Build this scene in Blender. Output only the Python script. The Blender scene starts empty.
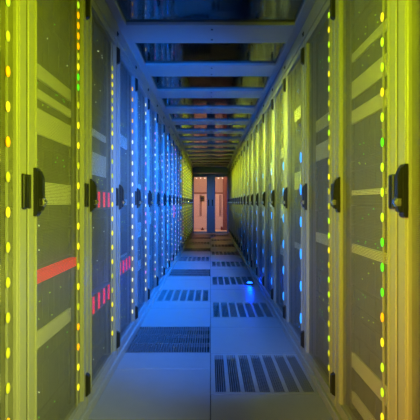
import bpy, bmesh, math, random
from mathutils import Vector, Matrix

# ------------------------------------------------------------------ camera, world, light
SC = bpy.context.scene
COL = SC.collection
SC.view_settings.view_transform = 'Standard'
SC.view_settings.look = 'None'
SC.view_settings.gamma = 1.0
SC.view_settings.use_curve_mapping = False
SC.view_settings.exposure = 0.0

EYE = 1.044
cam_d = bpy.data.cameras.new('camera')
cam_d.sensor_width = 36.0
cam_d.lens = 410.0 / 420.0 * 36.0
cam_d.shift_x = -0.5 / 420.0
cam_d.shift_y = -7.5 / 420.0
cam_d.clip_start = 0.02
cam = bpy.data.objects.new('camera', cam_d)
cam.location = (0, 0, EYE)
cam.rotation_euler = (math.radians(90), 0, 0)
COL.objects.link(cam)
SC.camera = cam

world = bpy.data.worlds.new('world')
SC.world = world
world.use_nodes = True
world.node_tree.nodes['Background'].inputs[0].default_value = (0.05, 0.12, 0.40, 1)
world.node_tree.nodes['Background'].inputs[1].default_value = 0.05


def area(name, loc, target, sx, sy, col, power, spread=100.0):
    """A coloured area light. sx runs along the aisle (world Y), sy across it."""
    d = bpy.data.lights.new(name, 'AREA')
    d.shape = 'RECTANGLE'
    d.size = sx
    d.size_y = sy
    d.color = col
    d.energy = power
    d.spread = math.radians(spread)
    o = bpy.data.objects.new(name, d)
    o.location = loc
    z = (Vector(loc) - Vector(target)).normalized()
    x = Vector((0, 1, 0))
    x = (x - z * x.dot(z)).normalized()
    y = z.cross(x)
    o.rotation_euler = Matrix((x, y, z)).transposed().to_euler()
    COL.objects.link(o)
    return o


LIME = (0.74, 0.90, 0.01)
AMBER = (1.0, 0.48, 0.07)
BLUE = (0.0, 0.17, 1.0)


def spot(name, loc, target, col, power, cone, blend=1.0, radius=0.06):
    """An added coloured spot light, out of view and without a fixture."""
    d = bpy.data.lights.new(name, 'SPOT')
    d.color = col
    d.energy = power
    d.spot_size = math.radians(cone)
    d.spot_blend = blend
    d.shadow_soft_size = radius
    o = bpy.data.objects.new(name, d)
    o.location = loc
    o.rotation_euler = (Vector(target) - Vector(loc)).to_track_quat('-Z', 'Y').to_euler()
    COL.objects.link(o)
    return o


# added blue strip without fixture, under the top rail of the blue-column row
area('blue_strip_fill', (0.53, 5.45, 2.10), (-0.60, 5.45, 0.90), 4.4, 0.04, BLUE, 265, 92)
# added yellow-green strip under the opposite rail, no fixture there, washing the other row
area('lime_strip_fill', (-0.53, 7.2, 2.10), (0.60, 7.2, 1.55), 8.5, 0.04, LIME, 150, 60)
# added coloured spots, unseen around the camera, no fixtures built
spot('lime_fill', (0.50, 0.45, 1.75), (-0.60, 1.25, 1.25), LIME, 280, 86)
spot('lime_fill', (-0.50, 0.45, 1.75), (0.60, 1.40, 1.40), LIME, 275, 84)
spot('amber_fill', (-0.45, 0.35, 0.45), (0.60, 1.30, 0.55), AMBER, 150, 70)  # added to warm the lower part of the nearest racks
spot('warm_fill', (0.0, -0.55, 2.1), (0.0, 1.9, 0.0), (1.0, 0.84, 0.50), 65, 34)  # added behind the camera to lighten the near floor
spot('blue_floor_fill', (-0.05, 1.1, 2.1), (0.0, 3.3, 0.0), BLUE, 650, 44)  # added overhead to turn the mid-aisle floor blue
spot('blue_end_fill', (0.0, 1.0, 2.0), (0.0, 13.7, 0.75), (0.08, 0.26, 1.0), 750, 12)  # added to tint the end doors and far floor
spot('lime_low_fill', (0.45, 0.35, 0.45), (-0.60, 1.35, 0.50), (0.92, 0.95, 0.20), 110, 72)  # added to brighten the foot of the near racks opposite
spot('blue_fill', (0.45, 1.0, 0.40), (-0.60, 4.2, 2.0), BLUE, 1150, 46)  # added low down to turn rails and cross panels blue
# added strip light, no fixture, for the far end of the aisle
area('lime_end_fill', (0.53, 10.8, 2.10), (-0.60, 10.8, 1.5), 4.4, 0.04, LIME, 75, 66)
# added unseen light above the racks, brightening the hall ceiling over the glass
area('hall_fill', (-1.15, 5.0, 2.30), (-0.6, 5.0, 3.3), 8.0, 0.10, (0.26, 0.36, 0.80), 50, 150)

# ------------------------------------------------------------------ materials
M = {}


def nt(name):
    m = bpy.data.materials.new(name)
    m.use_nodes = True
    t = m.node_tree
    return m, t, t.nodes['Principled BSDF']


def solid(name, col, rough=0.5, metal=0.0, noise=0.0, scale=30.0, spec=0.5, bump=0.0):
    m, t, p = nt(name)
    p.inputs['Base Color'].default_value = (*col, 1)
    p.inputs['Roughness'].default_value = rough
    p.inputs['Metallic'].default_value = metal
    p.inputs['Specular IOR Level'].default_value = spec
    if noise or bump:
        tc = t.nodes.new('ShaderNodeTexCoord')
        n = t.nodes.new('ShaderNodeTexNoise')
        n.inputs['Scale'].default_value = scale
        n.inputs['Detail'].default_value = 4
        t.links.new(tc.outputs['Object'], n.inputs['Vector'])
        if noise:
            r = t.nodes.new('ShaderNodeMixRGB')
            r.inputs[1].default_value = (*[c * (1 - noise) for c in col], 1)
            r.inputs[2].default_value = (*[min(1, c * (1 + noise)) for c in col], 1)
            t.links.new(n.outputs['Fac'], r.inputs[0])
            t.links.new(r.outputs[0], p.inputs['Base Color'])
        if bump:
            b = t.nodes.new('ShaderNodeBump')
            b.inputs['Strength'].default_value = bump
            b.inputs['Distance'].default_value = 0.002
            t.links.new(n.outputs['Fac'], b.inputs['Height'])
            t.links.new(b.outputs[0], p.inputs['Normal'])
    M[name] = m
    return m


def glow(name, col, s):
    m, t, p = nt(name)
    p.inputs['Base Color'].default_value = (*[c * .3 for c in col], 1)
    p.inputs['Emission Color'].default_value = (*col, 1)
    p.inputs['Emission Strength'].default_value = s
    M[name] = m
    return m


solid('frame', (0.20, 0.203, 0.20), 0.45, 0.0, 0.03, 60)
solid('beam', (0.20, 0.203, 0.205), 0.45, 0.0, 0.05, 20)
solid('body', (0.06, 0.06, 0.06), 0.55, 0.0, 0.1, 12)
solid('rail_metal', (0.30, 0.30, 0.29), 0.4, 0.6, 0.1, 25)
solid('black', (0.006, 0.007, 0.008), 0.42, 0.0, 0.1, 40)
solid('gap_shade', (0.012, 0.012, 0.012), 0.7)  # near-black that paints in the shade between doors
solid('blank', (0.80, 0.80, 0.76), 0.5, 0.0, 0.06, 18)
solid('server', (0.085, 0.09, 0.085), 0.5, 0.2, 0.25, 14)
solid('server_trim', (0.20, 0.20, 0.19), 0.4, 0.5, 0.2, 30)
solid('chrome', (0.75, 0.75, 0.70), 0.2, 1.0)
solid('tile', (0.17, 0.17, 0.172), 0.38, 0.0, 0.10, 9, 0.5, 0.05)
solid('grate_tile', (0.09, 0.092, 0.095), 0.40, 0.1, 0.08, 9)
solid('void', (0.02, 0.02, 0.022), 0.8)
solid('wall', (0.20, 0.20, 0.21), 0.7, 0.0, 0.06, 3)
solid('duct', (0.34, 0.34, 0.36), 0.45, 0.4, 0.1, 6)
solid('pale_wall', (0.72, 0.66, 0.60), 0.6, 0.0, 0.04, 4)
solid('pale_panel', (0.78, 0.72, 0.66), 0.45, 0.0, 0.03, 8)
solid('door_frame', (0.15, 0.21, 0.30), 0.4, 0.3, 0.06, 20)
solid('pull_brown', (0.30, 0.20, 0.15), 0.5)
solid('column_brown', (0.20, 0.10, 0.09), 0.5, 0.0, 0.08, 5)
solid('notice', (0.75, 0.35, 0.02), 0.5)
solid('notice_red', (0.35, 0.06, 0.02), 0.5)

glow('led_yellow', (1.0, 0.82, 0.02), 0.9)
glow('led_olive', (0.80, 0.80, 0.02), 0.5)
glow('led_lime', (0.62, 1.0, 0.02), 0.75)
glow('led_green', (0.12, 1.0, 0.02), 0.7)
glow('led_orange', (1.0, 0.45, 0.0), 1.1)
glow('led_pale', (1.0, 0.85, 0.35), 1.1)
glow('led_cream', (0.65, 0.85, 0.75), 0.8)
glow('led_rose', (1.0, 0.35, 0.65), 0.9)
glow('led_blue', (0.02, 0.26, 1.0), 2.2)
glow('led_deep', (0.01, 0.10, 1.0), 2.5)
glow('led_red', (1.0, 0.004, 0.004), 1.1)
glow('led_pink', (1.0, 0.004, 0.05), 1.5)
glow('led_white', (0.9, 1.0, 0.7), 1.6)
glow('led_lamp', (0.01, 0.12, 1.0), 4.0)
glow('downlight', (1.0, 0.8, 0.6), 2.0)


def mesh_material():
    """Perforated steel sheet: staggered round holes about 6 mm apart, punched by alpha."""
    m, t, p = nt('perforated')
    N, L = t.nodes, t.links
    p.inputs['Base Color'].default_value = (0.14, 0.142, 0.135, 1)
    p.inputs['Roughness'].default_value = 0.45
    tc = N.new('ShaderNodeTexCoord')
    sep = N.new('ShaderNodeSeparateXYZ')
    L.new(tc.outputs['Object'], sep.inputs[0])

    def math_(op, a, b=None):
        n = N.new('ShaderNodeMath')
        n.operation = op
        for i, v in enumerate((a, b)):
            if v is None:
                continue
            if isinstance(v, (int, float)):
                n.inputs[i].default_value = v
            else:
                L.new(v, n.inputs[i])
        return n.outputs[0]

    def cell(dx, dz):
        u = math_('SUBTRACT', math_('FRACT', math_('ADD', math_('MULTIPLY', sep.outputs[0], 1 / 0.0066), 100 + dx)), 0.5)
        v = math_('SUBTRACT', math_('FRACT', math_('ADD', math_('MULTIPLY', sep.outputs[2], 1 / 0.0114), 100 + dz)), 0.5)
        u = math_('MULTIPLY', u, 0.0066)
        v = math_('MULTIPLY', v, 0.0114)
        return math_('SQRT', math_('ADD', math_('MULTIPLY', u, u), math_('MULTIPLY', v, v)))
    d = math_('MINIMUM', cell(0, 0), cell(0.5, 0.5))
    hole = math_('LESS_THAN', d, 0.00278)
    tr = N.new('ShaderNodeBsdfTransparent')
    mix = N.new('ShaderNodeMixShader')
    L.new(hole, mix.inputs[0])
    L.new(p.outputs[0], mix.inputs[1])
    L.new(tr.outputs[0], mix.inputs[2])
    L.new(mix.outputs[0], N['Material Output'].inputs[0])
    M['perforated'] = m


mesh_material()


def pane_material(name, tint, ior, rough):
    m, t, p = nt(name)
    N, L = t.nodes, t.links
    tr = N.new('ShaderNodeBsdfTransparent')
    tr.inputs[0].default_value = (*tint, 1)
    gl = N.new('ShaderNodeBsdfGlossy')
    gl.inputs['Roughness'].default_value = rough
    fr = N.new('ShaderNodeFresnel')
    fr.inputs['IOR'].default_value = ior
    mix = N.new('ShaderNodeMixShader')
    L.new(fr.outputs[0], mix.inputs[0])
    L.new(tr.outputs[0], mix.inputs[1])
    L.new(gl.outputs[0], mix.inputs[2])
    L.new(mix.outputs[0], N['Material Output'].inputs[0])
    M[name] = m


pane_material('roof_glass', (0.40, 0.45, 0.52), 1.9, 0.05)
pane_material('door_glass', (0.92, 0.93, 0.92), 1.2, 0.03)

# ------------------------------------------------------------------ mesh helpers


class MB:
    def __init__(self):
        self.bm = bmesh.new()

    def box(self, x0, x1, y0, y1, z0, z1, mat=0, bev=0.0):
        r = bmesh.ops.create_cube(self.bm, size=1.0)
        vs = r['verts']
        for v in vs:
            v.co = Vector((x0 + (v.co.x + .5) * (x1 - x0), y0 + (v.co.y + .5) * (y1 - y0), z0 + (v.co.z + .5) * (z1 - z0)))
        fs = set(f for v in vs for f in v.link_faces)
        if bev:
            es = set(e for v in vs for e in v.link_edges)
            rr = bmesh.ops.bevel(self.bm, geom=list(es), offset=bev, segments=1, affect='EDGES')
            fs = set(f for f in fs if f.is_valid) | set(rr['faces'])
        for f in fs:
            f.material_index = mat
        return self

    def prism(self, pts, axis, a0, a1, mat=0):
        """extrude polygon pts along axis (0 x, 1 y, 2 z)"""
        def mk(p, a):
            if axis == 0:
                return (a, p[0], p[1])
            if axis == 1:
                return (p[0], a, p[1])
            return (p[0], p[1], a)
        A = [self.bm.verts.new(mk(p, a0)) for p in pts]
        B = [self.bm.verts.new(mk(p, a1)) for p in pts]
        n = len(pts)
        fs = [self.bm.faces.new(A), self.bm.faces.new(B[::-1])]
        for i in range(n):
            fs.append(self.bm.faces.new((A[i], B[i], B[(i + 1) % n], A[(i + 1) % n])))
        for f in fs:
            f.material_index = mat
        return self

    def cyl(self, c, r, h, axis, seg=12, mat=0):
        rot = {0: Matrix.Rotation(math.pi / 2, 4, 'Y'), 1: Matrix.Rotation(math.pi / 2, 4, 'X'), 2: Matrix.Identity(4)}[axis]
        rr = bmesh.ops.create_cone(self.bm, cap_ends=True, segments=seg, radius1=r, radius2=r, depth=h,
                                   matrix=Matrix.Translation(c) @ rot)
        for f in set(f for v in rr['verts'] for f in v.link_faces):
            f.material_index = mat
        return self

    def ball(self, c, rx, ry, rz, mat=0, u=8, v=6):
        rr = bmesh.ops.create_uvsphere(self.bm, u_segments=u, v_segments=v, radius=1.0,
                                       matrix=Matrix.Translation(c) @ Matrix.Diagonal((rx, ry, rz, 1)))
        for f in set(f for w in rr['verts'] for f in w.link_faces):
            f.material_index = mat
            f.smooth = True
        return self

    def mesh(self, name, mats):
        bmesh.ops.recalc_face_normals(self.bm, faces=self.bm.faces[:])
        me = bpy.data.meshes.new(name)
        self.bm.to_mesh(me)
        self.bm.free()
        for k in (mats if isinstance(mats, (list, tuple)) else [mats]):
            me.materials.append(M[k])
        return me

    def build(self, name, mats, parent=None, loc=(0, 0, 0)):
        return put(name, self.mesh(name, mats), parent, loc)


def put(name, me, parent=None, loc=(0, 0, 0)):
    o = bpy.data.objects.new(name, me)
    COL.objects.link(o)
    o.parent = parent
    o.location = loc
    return o


def empty(name, loc=(0, 0, 0), rz=0.0):
    o = bpy.data.objects.new(name, None)
    o.empty_display_size = 0.1
    o.location = loc
    o.rotation_euler = (0, 0, rz)
    COL.objects.link(o)
    return o


def tag(o, label=None, cat=None, group=None, kind=None):
    if label:
        o['label'] = label
    if cat:
        o['category'] = cat
    if group:
        o['group'] = group
    if kind:
        o['kind'] = kind
    return o


# ------------------------------------------------------------------ the room
END = 13.72
HALF = 0.6
BACK = -1.6
RL0, RR0, PITCH = 1.345, 1.32, 0.65
NR = 19          # racks per row beyond the near partial one

# --- raised floor
fl = empty('floor')
tag(fl, 'raised floor of pale square tiles with dark slotted vent tiles', kind='structure')
MB().box(-1.85, 1.85, BACK, END, -0.32, -0.30).build('subfloor', 'void', fl)
for s in (-1, 1):
    a, b = sorted((s * HALF * 1.0, s * 1.85))
    MB().box(a, b, BACK, END, -0.04, 0.0).build('floor_margin', 'tile', fl)

_tiles = {}


def plain_tile(w, l):
    k = ('p', round(w, 3), round(l, 3))
    if k not in _tiles:
        g = 0.0018
        _tiles[k] = MB().box(g, w - g, g, l - g, -0.035, 0.0, 0, 0.0015).mesh('floor_tile', 'tile')
    return _tiles[k]


def slot_tile():
    """seven groups of five long slots, cut right through"""
    if 'slot' not in _tiles:
        b = MB()
        g, w, l, z0 = 0.0018, 0.6, 0.6, -0.03
        i = 0.028
        b.box(g, w - g, g, i, z0, 0, 0, 0.0015).box(g, w - g, l - i, l - g, z0, 0, 0, 0.0015)
        b.box(g, i, i, l - i, z0, 0).box(w - i, w - g, i, l - i, z0, 0)
        n = 7
        gw = (w - 2 * i + 0.024) / n
        for k in range(n):
            x = i + k * gw
            if k:
                b.box(x - 0.024, x, i, l - i, z0, 0)
            sw = (gw - 0.024) / 9.0
            for q in range(4):
                b.box(x + sw * (2 * q + 1.25), x + sw * (2 * q + 1.75), i, l - i, z0, 0)
        _tiles['slot'] = b.mesh('vent_tile', 'tile')
    return _tiles['slot']


def fine_tile():
    """evenly slotted tile with a narrow rim"""
    if 'fine' not in _tiles:
        b = MB()
        g, w, l, z0, i = 0.0018, 0.6, 0.6, -0.03, 0.010
        b.box(g, w - g, g, i, z0, 0).box(g, w - g, l - i, l - g, z0, 0)
        b.box(g, i, i, l - i, z0, 0).box(w - i, w - g, i, l - i, z0, 0)
        n = 32
        p = (w - 2 * i) / n
        for k in range(1, n):
            x = i + k * p
            b.box(x - p * .22, x + p * .22, i, l - i, z0, 0)
        for y in (0.2, 0.4):
            b.box(i, w - i, y - .004, y + .004, z0, -0.004)
        _tiles['fine'] = b.mesh('vent_tile', 'grate_tile')
    return _tiles['fine']


PER = 1.478
for side, start in ((0, 2.85), (1, 2.232)):
    x0 = -0.6 if side == 0 else 0.0
    k = -3
    while True:
        y = start + k * PER
        if y > END:
            break
        segs = [(y, 0.6, 'slot' if (side == 1 or k % 2) else 'fine'), (y + .6, 0.6, 'plain'), (y + 1.2, PER - 1.2, 'plain')]
        for (ys, ln, ty) in segs:
            if ys < BACK or ys >= END:
                continue
            cut = min(ln, END - ys)
            if cut < 0.05:
                continue
            if ty == 'plain' or cut < ln:
                put('floor_tile', plain_tile(0.6, cut), fl, (x0, ys, 0))
            else:
                put('vent_tile', slot_tile() if ty == 'slot' else fine_tile(), fl, (x0, ys, 0))
        k += 1

# --- shell of the hall round the aisle
def struct(name, mb, mat, parent=None):
    return tag(mb.build(name, mat, parent), kind='structure')


struct('wall_left', MB().box(-1.95, -1.85, BACK, END, -0.32, 3.3), 'wall')
struct('wall_right', MB().box(1.85, 1.95, BACK, END, -0.32, 3.3), 'wall')
struct('wall_back', MB().box(-1.95, 1.95, BACK - 0.1, BACK, -0.32, 3.3), 'wall')
struct('ceiling', MB().box(-1.95, 1.95, BACK, END, 3.3, 3.4), 'wall')

# --- glazed roof of the aisle: rails, cross panels and panes
RZ = 2.19
roof = empty('trim_1')
tag(roof, 'glazed aisle roof of dark panes between pale cross panels', kind='structure')
for s in (-1, 1):
    b = MB()
    x0, x1 = sorted((s * 0.545, s * 0.655))
    b.box(x0, x1, 0.2, END, RZ, RZ + 0.06, 0, 0.003)
    b.box(*sorted((s * 0.595, s * 0.66)), 0.2, END, RZ + 0.06, RZ + 0.085, 0)
    b.build('roof_rail', 'beam', roof)
bar_me = MB().box(-0.547, 0.547, -0.15, 0.15, 0.0, 0.03, 0, 0.003).mesh('cross_panel', 'beam')
scr_me = MB().cyl((0, 0, -0.001), 0.008, 0.006, 2, 10).mesh('screw', 'black')
pane_me = MB().box(-0.56, 0.56, -0.245, 0.245, 0.020, 0.028).mesh('roof_pane', 'roof_glass')
k = -3
while True:
    y = 2.80 + 0.78 * k
    if y > END - 0.1:
        break
    bo = put('cross_panel', bar_me, roof, (0, y, RZ))
    for dy in (-0.085, 0.085):
        put('screw', scr_me, bo, (0.01, dy, 0))
    if y + .39 < END - .2:
        put('roof_pane', pane_me, roof, (0, y + 0.39, RZ))
    k += 1

# cable ladders and ducts above the glass
def ladder(x, label):
    t = empty('cable_ladder', (x, 0, 2.72))
    tag(t, label, 'cable ladder')
    for s in (-1, 1):
        MB().box(s * .2 - .012, s * .2 + .012, BACK, END, 0, 0.07).build('side_rail', 'duct', t)
    me = MB().box(-.19, .19, -.015, .015, 0.01, 0.03).mesh('rung', 'duct')
    y = 0.6
    while y < END:
        put('rung', me, t, (0, y, 0))
        y += 0.4
    hm = MB().box(-.008, .008, -.008, .008, 0.0, 0.58).mesh('hanger', 'duct')
    for y in (1.5, 4.5, 7.5, 10.5):
        for s in (-1, 1):
            put('hanger', hm, t, (s * .2, y, 0))


ladder(-0.05, 'grey cable ladder hanging above the glass aisle roof')
dct = empty('air_duct', (0.52, 0, 2.95))
tag(dct, 'grey square air duct above the glass aisle roof beside the cable ladder', 'duct')
MB().box(-.18, .18, BACK, END, 0, .34).build('duct_body', 'duct', dct)
fm = MB().box(-.20, .20, -.02, .02, -.02, .35).mesh('flange', 'duct')
for q in range(10):
    put('flange', fm, dct, (0, 0.8 + q * 1.3, 0))

# ------------------------------------------------------------------ racks
W = PITCH
S = 0.073      # stile width


def door_mesh():
    b = MB()
    z0, z1 = 0.055, 2.085
    e = 0.007
    for (a, c) in ((e, S), (W - S, W - e)):
        b.box(a, c, 0.0, 0.030, z0, z1, 0, 0.002)
    b.box(S, W - S, 0.0, 0.030, z0, z0 + 0.055, 0, 0.002)
    b.box(S, W - S, 0.0, 0.030, z1 - 0.05, z1, 0, 0.002)
    # raised lip round the perforated sheet and a pressed line on each stile
    for a in (S - 0.016, W - S + 0.008):
        b.box(a, a + 0.008, -0.004, 0.004, z0 + .05, z1 - .045, 0, 0.001)
    b.box(S - .012, W - S + .012, -0.004, 0.004, z0 + .047, z0 + .055)
    b.box(S - .012, W - S + .012, -0.004, 0.004, z1 - .05, z1 - .042)
    # dark strip standing in for the shade in the gap to the next door
    for (a, c) in ((.001, e), (W - e, W - .001)):
        b.box(a, c, 0.005, 0.028, z0 + .002, z1 - .002, 1)
    return b.mesh('door', ['frame', 'gap_shade'])


def sheet_mesh():
    b = MB()
    z0, z1 = 0.11, 2.035
    for y in (.012, .0128):            # front and back face of the steel sheet
        v = [b.bm.verts.new(p) for p in ((S, y, z0), (W - S, y, z0), (W - S, y, z1), (S, y, z1))]
        b.bm.faces.new(v)
    return b.mesh('perforated_sheet', 'perforated')


def body_mesh():
    b = MB()
    D = 1.05
    t = 0.02
    b.box(0.001, t, 0.036, D, 0.05, 2.19, 0)
    b.box(W - t, W - .001, 0.036, D, 0.05, 2.19, 0)
    b.box(t, W - t, D - t, D, 0.05, 2.19, 0)
    b.box(t, W - t, 0.036, D - t, 2.16, 2.19, 0)
    b.box(t, W - t, 0.036, D - t, 0.05, 0.075, 0)
    return b.mesh('cabinet_body', 'body')


def plinth_mesh():
    b = MB()
    b.box(0.0, W, -0.010, 1.04, 0.0, 0.048, 0, 0.002)
    return b.mesh('plinth', 'frame')


def head_mesh():
    b = MB()
    b.box(0.0, W, -0.002, 0.036, 2.093, 2.19, 0, 0.002)
    return b.mesh('top_beam', 'frame')


def handle_mesh():
    """swing handle: base escutcheon and a tapered lever that stands off it"""
    b = MB()
    b.prism([(-0.0, -.082), (-0.0, .082), (-.008, .082), (-.014, .074), (-.014, -.074), (-.008, -.082)], 0, 0.0, 0.032)
    b.prism([(-.014, -.066), (-.014, .074), (-.020, .070), (-.029, .046), (-.030, -.030), (-.027, -.062), (-.022, -.066)], 0, 0.006, 0.026)
    return b.mesh('handle', 'black')


me_door, me_sheet, me_body = door_mesh(), sheet_mesh(), body_mesh()
me_plinth, me_head, me_handle = plinth_mesh(), head_mesh(), handle_mesh()
me_lock = MB().box(0.005, 0.027, -.034, -.014, -.050, -.020, 0, 0.004).cyl((0.016, -.035, -.034), 0.008, .006, 1, 12).mesh('lock_cylinder', 'chrome')
me_plate = MB().box(-.018, .018, -.009, .002, -.056, .056, 0, 0.003).box(-.003, .003, -.012, -.008, -.05, .05).mesh('strike_plate', 'black')
me_plate2 = MB().box(0, .012, -.004, .002, -.056, .056, 0, 0.001).mesh('strike_plate', 'black')
me_hinge = MB().prism([(0, -.055), (0, .055), (-.016, .045), (-.016, -.045)], 0, -0.012, 0.012).cyl((0.0, -.012, 0), .009, .085, 2, 10).mesh('hinge', 'black')
me_clip = MB().box(-.012, .012, -.006, .002, -.014, .014, 0, .003).cyl((0, -.006, 0), .007, .008, 1, 10).mesh('clip', 'black')
me_strip = MB().box(-.0022, .0022, 0.005, 0.0115, 0.115, 2.03).mesh('light_strip', 'frame')
me_rail = MB().box(0, .02, .060, .085, .08, 2.15).box(0, .003, .045, .060, .08, 2.15).mesh('mounting_rail', 'rail_metal')
EX0, EX1, EY = 0.060, W - 0.060, 0.060
_srv = {}


def server_mesh(h, seed):
    k = (round(h, 3), seed)
    if k not in _srv:
        r = random.Random(seed * 77 + int(h * 1000))
        b = MB()
        b.box(EX0, EX1, EY + .004, EY + .55, 0.001, h - .001, 0, .001)
        b.box(EX0 - .0, EX0 + .022, EY - .004, EY + .006, 0.002, h - .002, 1, .001)
        b.box(EX1 - .022, EX1 + .0, EY - .004, EY + .006, 0.002, h - .002, 1, .001)
        n = r.choice((4, 6, 8, 10))
        wd = (EX1 - EX0 - .06) / n
        for i in range(n):                      # drive caddies
            if r.random() < .85:
                x = EX0 + .03 + i * wd
                b.box(x + .003, x + wd - .003, EY, EY + .006, .007, h - .007, 1 if r.random() < .4 else 0, .0008)
        _srv[k] = b.mesh('server_unit', ['server', 'server_trim'])
    return _srv[k]


def blank_mesh(h):
    k = ('b', round(h, 3))
    if k not in _srv:
        _srv[k] = MB().box(EX0 - .0, EX1 + .0, EY - .002, EY + .012, 0.001, h - .001, 0, .0015).mesh('blanking_panel', 'blank')
    return _srv[k]


def lights_mesh(h, seed, col):
    k = ('l', round(h, 3), seed, col)
    if k not in _srv:
        r = random.Random(seed * 13 + 5)
        b = MB()
        for i in range(r.randint(3, 7)):
            b.ball((r.uniform(EX0 + .03, EX1 - .03), EY - .002, r.uniform(.012, max(.014, h - .012))), .0032, .003, .0032, 0, 6, 4)
        _srv[k] = b.mesh('status_lights', col)
    return _srv[k]


_led = {}


def led_mesh(col):
    if col not in _led:
        _led[col] = MB().ball((0, 0, 0), *((.015, .006, .036) if col == 'led_blue' else (.0105, .005, .0165)), 0, 10, 6).mesh('indicator_light', col)
    return _led[col]


def led_column_mesh(key, items):
    b = MB()
    cols = []
    for z, c in items:
        if c not in cols:
            cols.append(c)
        b.ball((W - .122, .004, z), *((.013, .006, .034) if c == 'led_blue' else (.007, .005, .014)), cols.index(c), 8, 5)
    return b.mesh('indicator_lights', cols)


def red_bar_mesh():
    b = MB()
    for i in range(4):
        b.box(.205 + i * .11, .225 + i * .11, .026, .036, -.045, .045, 0, .002)
    return b.mesh('alarm_light', 'led_pink')


def rack(side, idx, label, leds, layout, individual, red=()):
    y = (RL0 if side == 0 else RR0) + idx * PITCH
    if side == 0:
        t = empty('server_rack', (-HALF, y, 0), math.pi / 2)
    else:
        t = empty('server_rack', (HALF, y + PITCH, 0), -math.pi / 2)
    tag(t, label, 'server rack', 'server racks facing the aisle in two rows')
    put('cabinet_body', me_body, t)
    put('plinth', me_plinth, t)
    hd = put('top_beam', me_head, t)
    put('clip', me_clip, hd, (W - .014, -.002, 2.125))
    d = put('door', me_door, t)
    put('perforated_sheet', me_sheet, d)
    for z in (0.165, 1.985):
        put('hinge', me_hinge, d, (W - .016, 0, z))
    h = put('handle', me_handle, t, (0.043, 0, 1.08))
    put('lock_cylinder', me_lock, h)
    put('strike_plate', me_plate, t, (W - .027, 0, 1.08))
    put('strike_plate', me_plate2, t, (0.0075, 0, 1.08))
    put('mounting_rail', me_rail, t, (0.034, 0, 0))
    put('mounting_rail', me_rail, t, (W - .054, 0, 0))
    st = put('light_strip', me_strip, t, (W - .122, 0, 0))
    if individual:
        for z, c in leds:
            put('indicator_light', led_mesh(c), st, (0, .004, z))
    elif leds:
        o = put('indicator_lights', led_column_mesh(idx, leds), t)
        tag(o, kind='stuff')
    for (z0, z1, ty, seed, col) in layout:
        if ty == 'b':
            put('blanking_panel', blank_mesh(z1 - z0), t, (0, 0, z0))
        else:
            u = put('server_unit', server_mesh(z1 - z0, seed), t, (0, 0, z0))
            if col:
                tag(put('status_lights', lights_mesh(z1 - z0, seed, col), u), kind='stuff')
    for z in red:
        u = put('drive_shelf', ME_SHELF, t, (0, 0, z - .055))
        put('alarm_light', ME_RED, u, (0, 0, .055))
    return t


ME_RED = red_bar_mesh()
ME_SHELF = MB().box(EX0, EX1, .034, .50, .001, .109, 0, .002).box(EX0, EX1, .030, .036, .001, .008, 1).box(EX0, EX1, .030, .036, .102, .109, 1).mesh('drive_shelf', ['server', 'server_trim'])
U = 0.04445


def fill(bands, seed, cols, gaps=(), zlo=0.10, zhi=2.10):
    """light blanking panels at the given heights, dark servers between them"""
    r = random.Random(seed)
    out = []
    z = zlo
    taken = sorted([(a, b, 'b') for a, b in bands] + [(a, b, 'x') for a, b in gaps])
    taken.append((zhi, zhi, 'x'))
    for a, b, ty in taken:
        while z + U * .8 < a:
            n = r.choice((1, 1, 2, 2, 3, 4))
            h = min(n * U, a - z)
            if a - z - h < U * .8:
                h = a - z
            out.append((z, z + h, 's', r.randint(0, 5), r.choice(cols)))
            z += h
        if b > a and ty == 'b':
            out.append((a, b, 'b', 0, None))
        z = max(z, b)
    return out


def rand_bands(seed, n):
    r = random.Random(seed)
    z, out = 0.25, []
    for i in range(n):
        z += r.uniform(.08, .45)
        h = r.choice((1, 2, 2, 3)) * U
        if z + h > 2.05:
            break
        out.append((z, z + h))
        z += h
    return out


ORD = ['', 'first', 'second', 'third', 'fourth', 'fifth', 'sixth', 'seventh', 'eighth', 'ninth', 'tenth', 'eleventh', 'twelfth',
       'thirteenth', 'fourteenth', 'fifteenth', 'sixteenth', 'seventeenth', 'eighteenth', 'nineteenth', 'twentieth']

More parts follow.
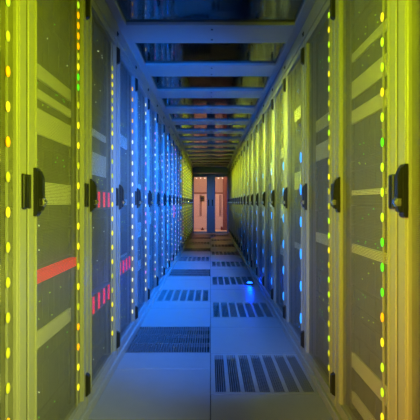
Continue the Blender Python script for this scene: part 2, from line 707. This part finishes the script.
for idx in range(-1, NR):
    nth = ORD[NR - idx]
    rr = random.Random(100 + idx)
    # ----- the row washed in blue, amber and pale indicator columns
    red, gaps = (), ()
    ind = idx <= 3
    if idx == -1:
        zs = [0.28 + .105 * i for i in range(17)]
        leds = [(z, 'led_lime' if z > 1.6 else rr.choice(['led_yellow', 'led_olive', 'led_olive', 'led_orange'])) for z in zs]
        bands = rand_bands(3, 5)
        lab = 'server rack with amber indicator lights, twentieth from the glass doors in the blue row'
    elif idx == 0:
        zs = [0.20 + .092 * i for i in range(15)] + [1.57 + .047 * i for i in range(10)]
        pal = {}
        leds = []
        for i, z in enumerate(zs):
            c = rr.choice(['led_yellow', 'led_yellow', 'led_olive'])
            if z > 1.93:
                c = 'led_lime'
            elif z > 1.75:
                c = rr.choice(['led_orange', 'led_orange', 'led_yellow'])
            elif 1.55 < z < 1.62:
                c = 'led_green'
            elif .38 < z < .48:
                c = 'led_orange'
            leds.append((z, c))
        bands = [(.484, .55), (1.034, 1.125), (1.306, 1.406), (1.443, 1.48), (1.519, 1.577)]
        gaps = [(.735, .80)]
        lab = 'server rack with glowing red server bar and yellow indicator lights'
    elif idx == 1:
        zs = [0.24 + .088 * i for i in range(14)] + [1.47 + .05 * i for i in range(9)]
        leds = [(z, rr.choice(['led_yellow', 'led_olive', 'led_yellow'])) for z in zs]
        bands = [(1.2, 1.33), (1.42, 1.46)]
        red = (1.06, .49)
        gaps = [(1.0, 1.12), (.43, .55)]
        lab = 'server rack with two clusters of red alarm lights and yellow indicator column'
    elif idx == 2:
        zs = [0.2 + .082 * i for i in range(22)]
        leds = [(z, 'led_orange' if z > 1.55 else 'led_pale') for z in zs]
        bands = rand_bands(5, 3)
        red = (.58,)
        gaps = [(.52, .64)]
        lab = 'blue-lit server rack with a single pink-red cluster of alarm lights'
    else:
        n = 24
        zs = [0.16 + .078 * i for i in range(n)]
        pal = [['led_pale', 'led_pale', 'led_cream', 'led_rose'], ['led_cream', 'led_rose', 'led_pale'], ['led_cream', 'led_cream', 'led_rose'],
               ['led_cream', 'led_blue', 'led_pale']][(idx - 3) % 4]
        if idx > 11:
            pal = ['led_lime', 'led_yellow', 'led_cream']
        leds = [(z, rr.choice(pal)) for z in zs if rr.random() < .9]
        bands = rand_bands(idx, 3)
        if idx == 8:
            red, gaps = (.95, .83), [(.89, 1.01), (.77, .885)]
        lab = 'server rack, %s from the glass doors in the row with amber and pale indicator columns' % nth
    lay = fill(bands, 40 + idx, ['led_lime', 'led_white', 'led_green', None, None] if idx < 3 else [None, None, 'led_white'], gaps)
    t = rack(0, idx, lab, leds, lay, ind, red)
    if idx == 0:
        u = put('server_unit', server_mesh(.063, 2), t, (0, 0, .736))
        o = MB().box(EX0 - .01, EX1 - .0, .026, EY + .003, -.019, .019, 0, .003).build('glowing_bar', 'led_red', u, (0, 0, .0315))
        tag(o, 'glowing red bar across the server front')

    # ----- the opposite row washed in yellow-green, blue indicator columns
    ind = idx <= 4
    if idx == -1:
        zs = [0.2 + .11 * i for i in range(16)]
        leds = [(z, rr.choice(['led_lime', 'led_green', 'led_yellow'])) for z in zs]
        bands = rand_bands(9, 4)
        lab = 'lime-lit server rack with yellow-green lights, twentieth from the glass doors'
    elif idx == 0:
        zs = [0.2 + .088 * i for i in range(20)]
        leds = []
        for z in zs:
            c = 'led_lime' if rr.random() < .8 else 'led_yellow'
            if abs(z - .66) < .045:
                c = 'led_orange'
            elif rr.random() < .2:
                c = 'led_green'
            leds.append((z, c))
        bands = [(.11, .17), (.277, .35), (.811, .853), (1.075, 1.1), (1.406, 1.47), (1.523, 1.606), (1.693, 1.735)]
        lab = 'lime-lit server rack with pale blanking panels and large yellow-green indicator lights'
    elif idx == 1:
        zs = [0.2 + .075 * i for i in range(25)]
        leds = [(z, rr.choice(['led_yellow', 'led_olive', 'led_olive', 'led_lime'])) for z in zs]
        bands = [(.80, .86), (1.3, 1.4), (1.48, 1.55)]
        lab = 'olive-lit server rack with small yellow indicator lights beside a blue-lamp rack'
    else:
        pitch = .215 if idx < 9 else .13
        zs = [0.27 + pitch * i for i in range(12)]
        zs = [z for z in zs if z < 1.40]
        pal = ['led_blue'] if idx < 7 else ['led_blue', 'led_deep', 'led_cream']
        if idx > 11:
            pal = ['led_yellow', 'led_lime', 'led_blue']
        leds = [(z, rr.choice(pal)) for z in zs]
        bands = rand_bands(idx + 50, 3)
        lab = 'server rack, %s from the glass doors in the row with blue indicator columns' % nth
    lay = fill(bands, 80 + idx, ['led_lime', 'led_green', None, None] if idx < 2 else [None, None, 'led_blue'])
    rack(1, idx, lab, leds, lay, ind)

# ------------------------------------------------------------------ end wall with glazed double doors
struct('wall_end', MB().box(-1.95, -0.60, END, END + .1, -.32, 3.3).box(0.60, 1.95, END, END + .1, -.32, 3.3)
       .box(-.60, .60, END, END + .1, 2.03, 3.3).box(-.60, .60, END, END + .1, -.32, 0.0), 'door_frame')


def leaf(n, s):
    t = empty('door_%d' % n, (0, END - .02, 0))
    tag(t, 'glazed steel door leaf at the end of the aisle', kind='structure')
    inner, outer = (0.125 if s < 0 else 0.158), 0.555
    b = MB()
    X = lambda a, c: sorted((s * a, s * c))
    b.box(*X(0.004, inner), 0, .045, 0.012, 2.02, 0, .003)
    b.box(*X(outer, 0.598), 0, .045, 0.012, 2.02, 0, .003)
    b.box(*X(inner, outer), 0, .045, 0.012, 0.075, 0, .003)
    b.box(*X(inner, outer), 0, .045, 1.90, 2.02, 0, .003)
    if s < 0:
        b.box(-.03, .03, -.012, 0, 0.012, 2.02, 0, .003)      # strip that covers the meeting edge
    b.build('leaf_frame', 'door_frame', t)
    MB().box(*X(inner, outer), .018, .026, .075, 1.90).build('pane', 'door_glass', t)
    h = MB().box(*X(.045, .085), -.012, 0, .93, 1.14, 0, .004)
    h.box(*X(.055, .075), -.05, -.012, .97, .99).box(*X(.055, .075), -.05, -.012, 1.08, 1.10)
    h.box(*X(.052, .078), -.06, -.045, .94, 1.13, 0, .004)
    h.build('handle', 'black', t)
    MB().box(*X(inner, outer), -.004, 0.0, .015, .07).build('kick_plate', 'rail_metal', t)
    if s < 0:
        o = MB().box(-.34, -.20, .013, .0165, 1.08, 1.27, 0).box(-.32, -.22, .011, .0135, 1.16, 1.20, 1).build('notice', ['notice', 'notice_red'], t)
        tag(o, 'small orange notice with a dark band')
        p = MB().prism([(-.33, .12), (-.21, .12), (-.27, .225)], 1, .013, .0165).build('warning_triangle', 'notice_red', t)
        tag(p, 'small dark warning triangle')
    else:
        MB().box(.34, .40, .013, .0165, 0.12, .24).build('warning_label', 'notice_red', t)


leaf(1, -1)
leaf(2, 1)

# lobby behind the doors
LY = END + .1
struct('floor_lobby', MB().box(-1.6, 1.6, LY, LY + 2.6, -.05, 0.0), 'pale_wall')
struct('ceiling_lobby', MB().box(-1.6, 1.6, LY, LY + 2.6, 2.5, 2.55), 'pale_wall')
struct('wall_lobby_left', MB().box(-1.65, -1.6, LY, LY + 2.6, 0, 2.5), 'pale_wall')
struct('wall_lobby_right', MB().box(1.6, 1.65, LY, LY + 2.6, 0, 2.5), 'pale_wall')
struct('wall_lobby_end', MB().box(-1.65, 1.65, LY + 2.6, LY + 2.65, 0, 2.5), 'pale_wall')


def locker(x, w, label):
    t = empty('cabinet', (x, LY + 2.56, 0))
    tag(t, label, 'cabinet', 'pale cabinets behind the glass doors')
    MB().box(-w / 2 + .003, w / 2 - .003, -.45, 0, 0.0, 1.38, 0, .004).build('cabinet_case', 'pale_panel', t)
    for s in (-1, 1):
        a, b = sorted((s * .006, s * (w / 2 - .012)))
        dd = MB().box(a, b, -.468, -.452, .50, 1.36, 0, .003).build('cabinet_door', 'pale_panel', t)
        hx = s * .024
        MB().box(hx - .014, hx + .014, -.485, -.468, .52, 1.34, 0, .004).build('pull', 'pull_brown', dd)
    MB().box(-w / 2, w / 2, -.475, 0, 1.38, 1.44, 0, .004).build('cornice', 'pull_brown', t)
    MB().box(-w / 2 + .012, w / 2 - .012, -.468, -.452, .03, .47, 0, .003).build('drawer', 'pale_panel', t)


locker(-.38, .62, 'pale double-door cabinet seen through the glass leaf with the orange notice')
locker(.38, .62, 'pale double-door cabinet seen through the glass leaf without a notice')
lr = empty('light_rail', (0, LY + 1.2, 2.0))
tag(lr, 'dark hanging light rail carrying the small lobby lamps behind the doors', 'light rail')
MB().box(-.75, .75, -.02, .02, 0, .05, 0, .004).build('rail_bar', 'column_brown', lr)
for s_ in (-.6, .6):
    MB().box(s_ - .006, s_ + .006, -.006, .006, .05, .50).build('hanger', 'rail_metal', lr)
for x in (-.51, -.36, -.21, .29, .44):
    dl = empty('downlight', (x, LY + 1.2, 1.93))
    tag(dl, 'small warm lamp under the light rail behind the glass doors', 'downlight', 'lobby downlights')
    MB().cyl((0, 0, .045), .034, .05, 2, 14).build('lamp_housing', 'chrome', dl)
    MB().ball((0, 0, .012), .028, .028, .022, 0, 12, 8).build('bulb', 'downlight', dl)
cb = empty('column', (.60, LY + 1.7, 0))
tag(cb, 'dark reddish-brown column in the lobby beside the pale cabinets', 'column')
MB().box(-.13, .13, -.13, .13, 0.10, 2.44, 0, .008).build('shaft', 'column_brown', cb)
MB().box(-.15, .15, -.15, .15, 0, .10, 0, .008).build('base', 'column_brown', cb)
MB().box(-.15, .15, -.15, .15, 2.44, 2.50, 0, .008).build('capital', 'column_brown', cb)
area('lobby_lamp', (0, LY + .9, 2.44), (0, LY + 1.6, 0.6), 1.2, 1.2, (1.0, 0.44, 0.27), 62, 170)

# small blue floor lamp lying by the foot of the row with the blue indicator columns
fl_t = empty('floor_lamp', (0.50, 5.22, 0.0))
tag(fl_t, 'small bright blue lamp lying on the floor by the racks', 'lamp')
MB().cyl((0, 0, .009), .045, .018, 2, 20).build('lamp_base', 'black', fl_t)
MB().ball((0, 0, .022), .036, .036, .016, 0, 14, 8).build('lens', 'led_lamp', fl_t)
area('floor_lamp_light', (0.50, 5.22, 0.05), (-0.60, 4.6, 0.9), 0.08, 0.08, (0.0, 0.03, 1.0), 7, 175)
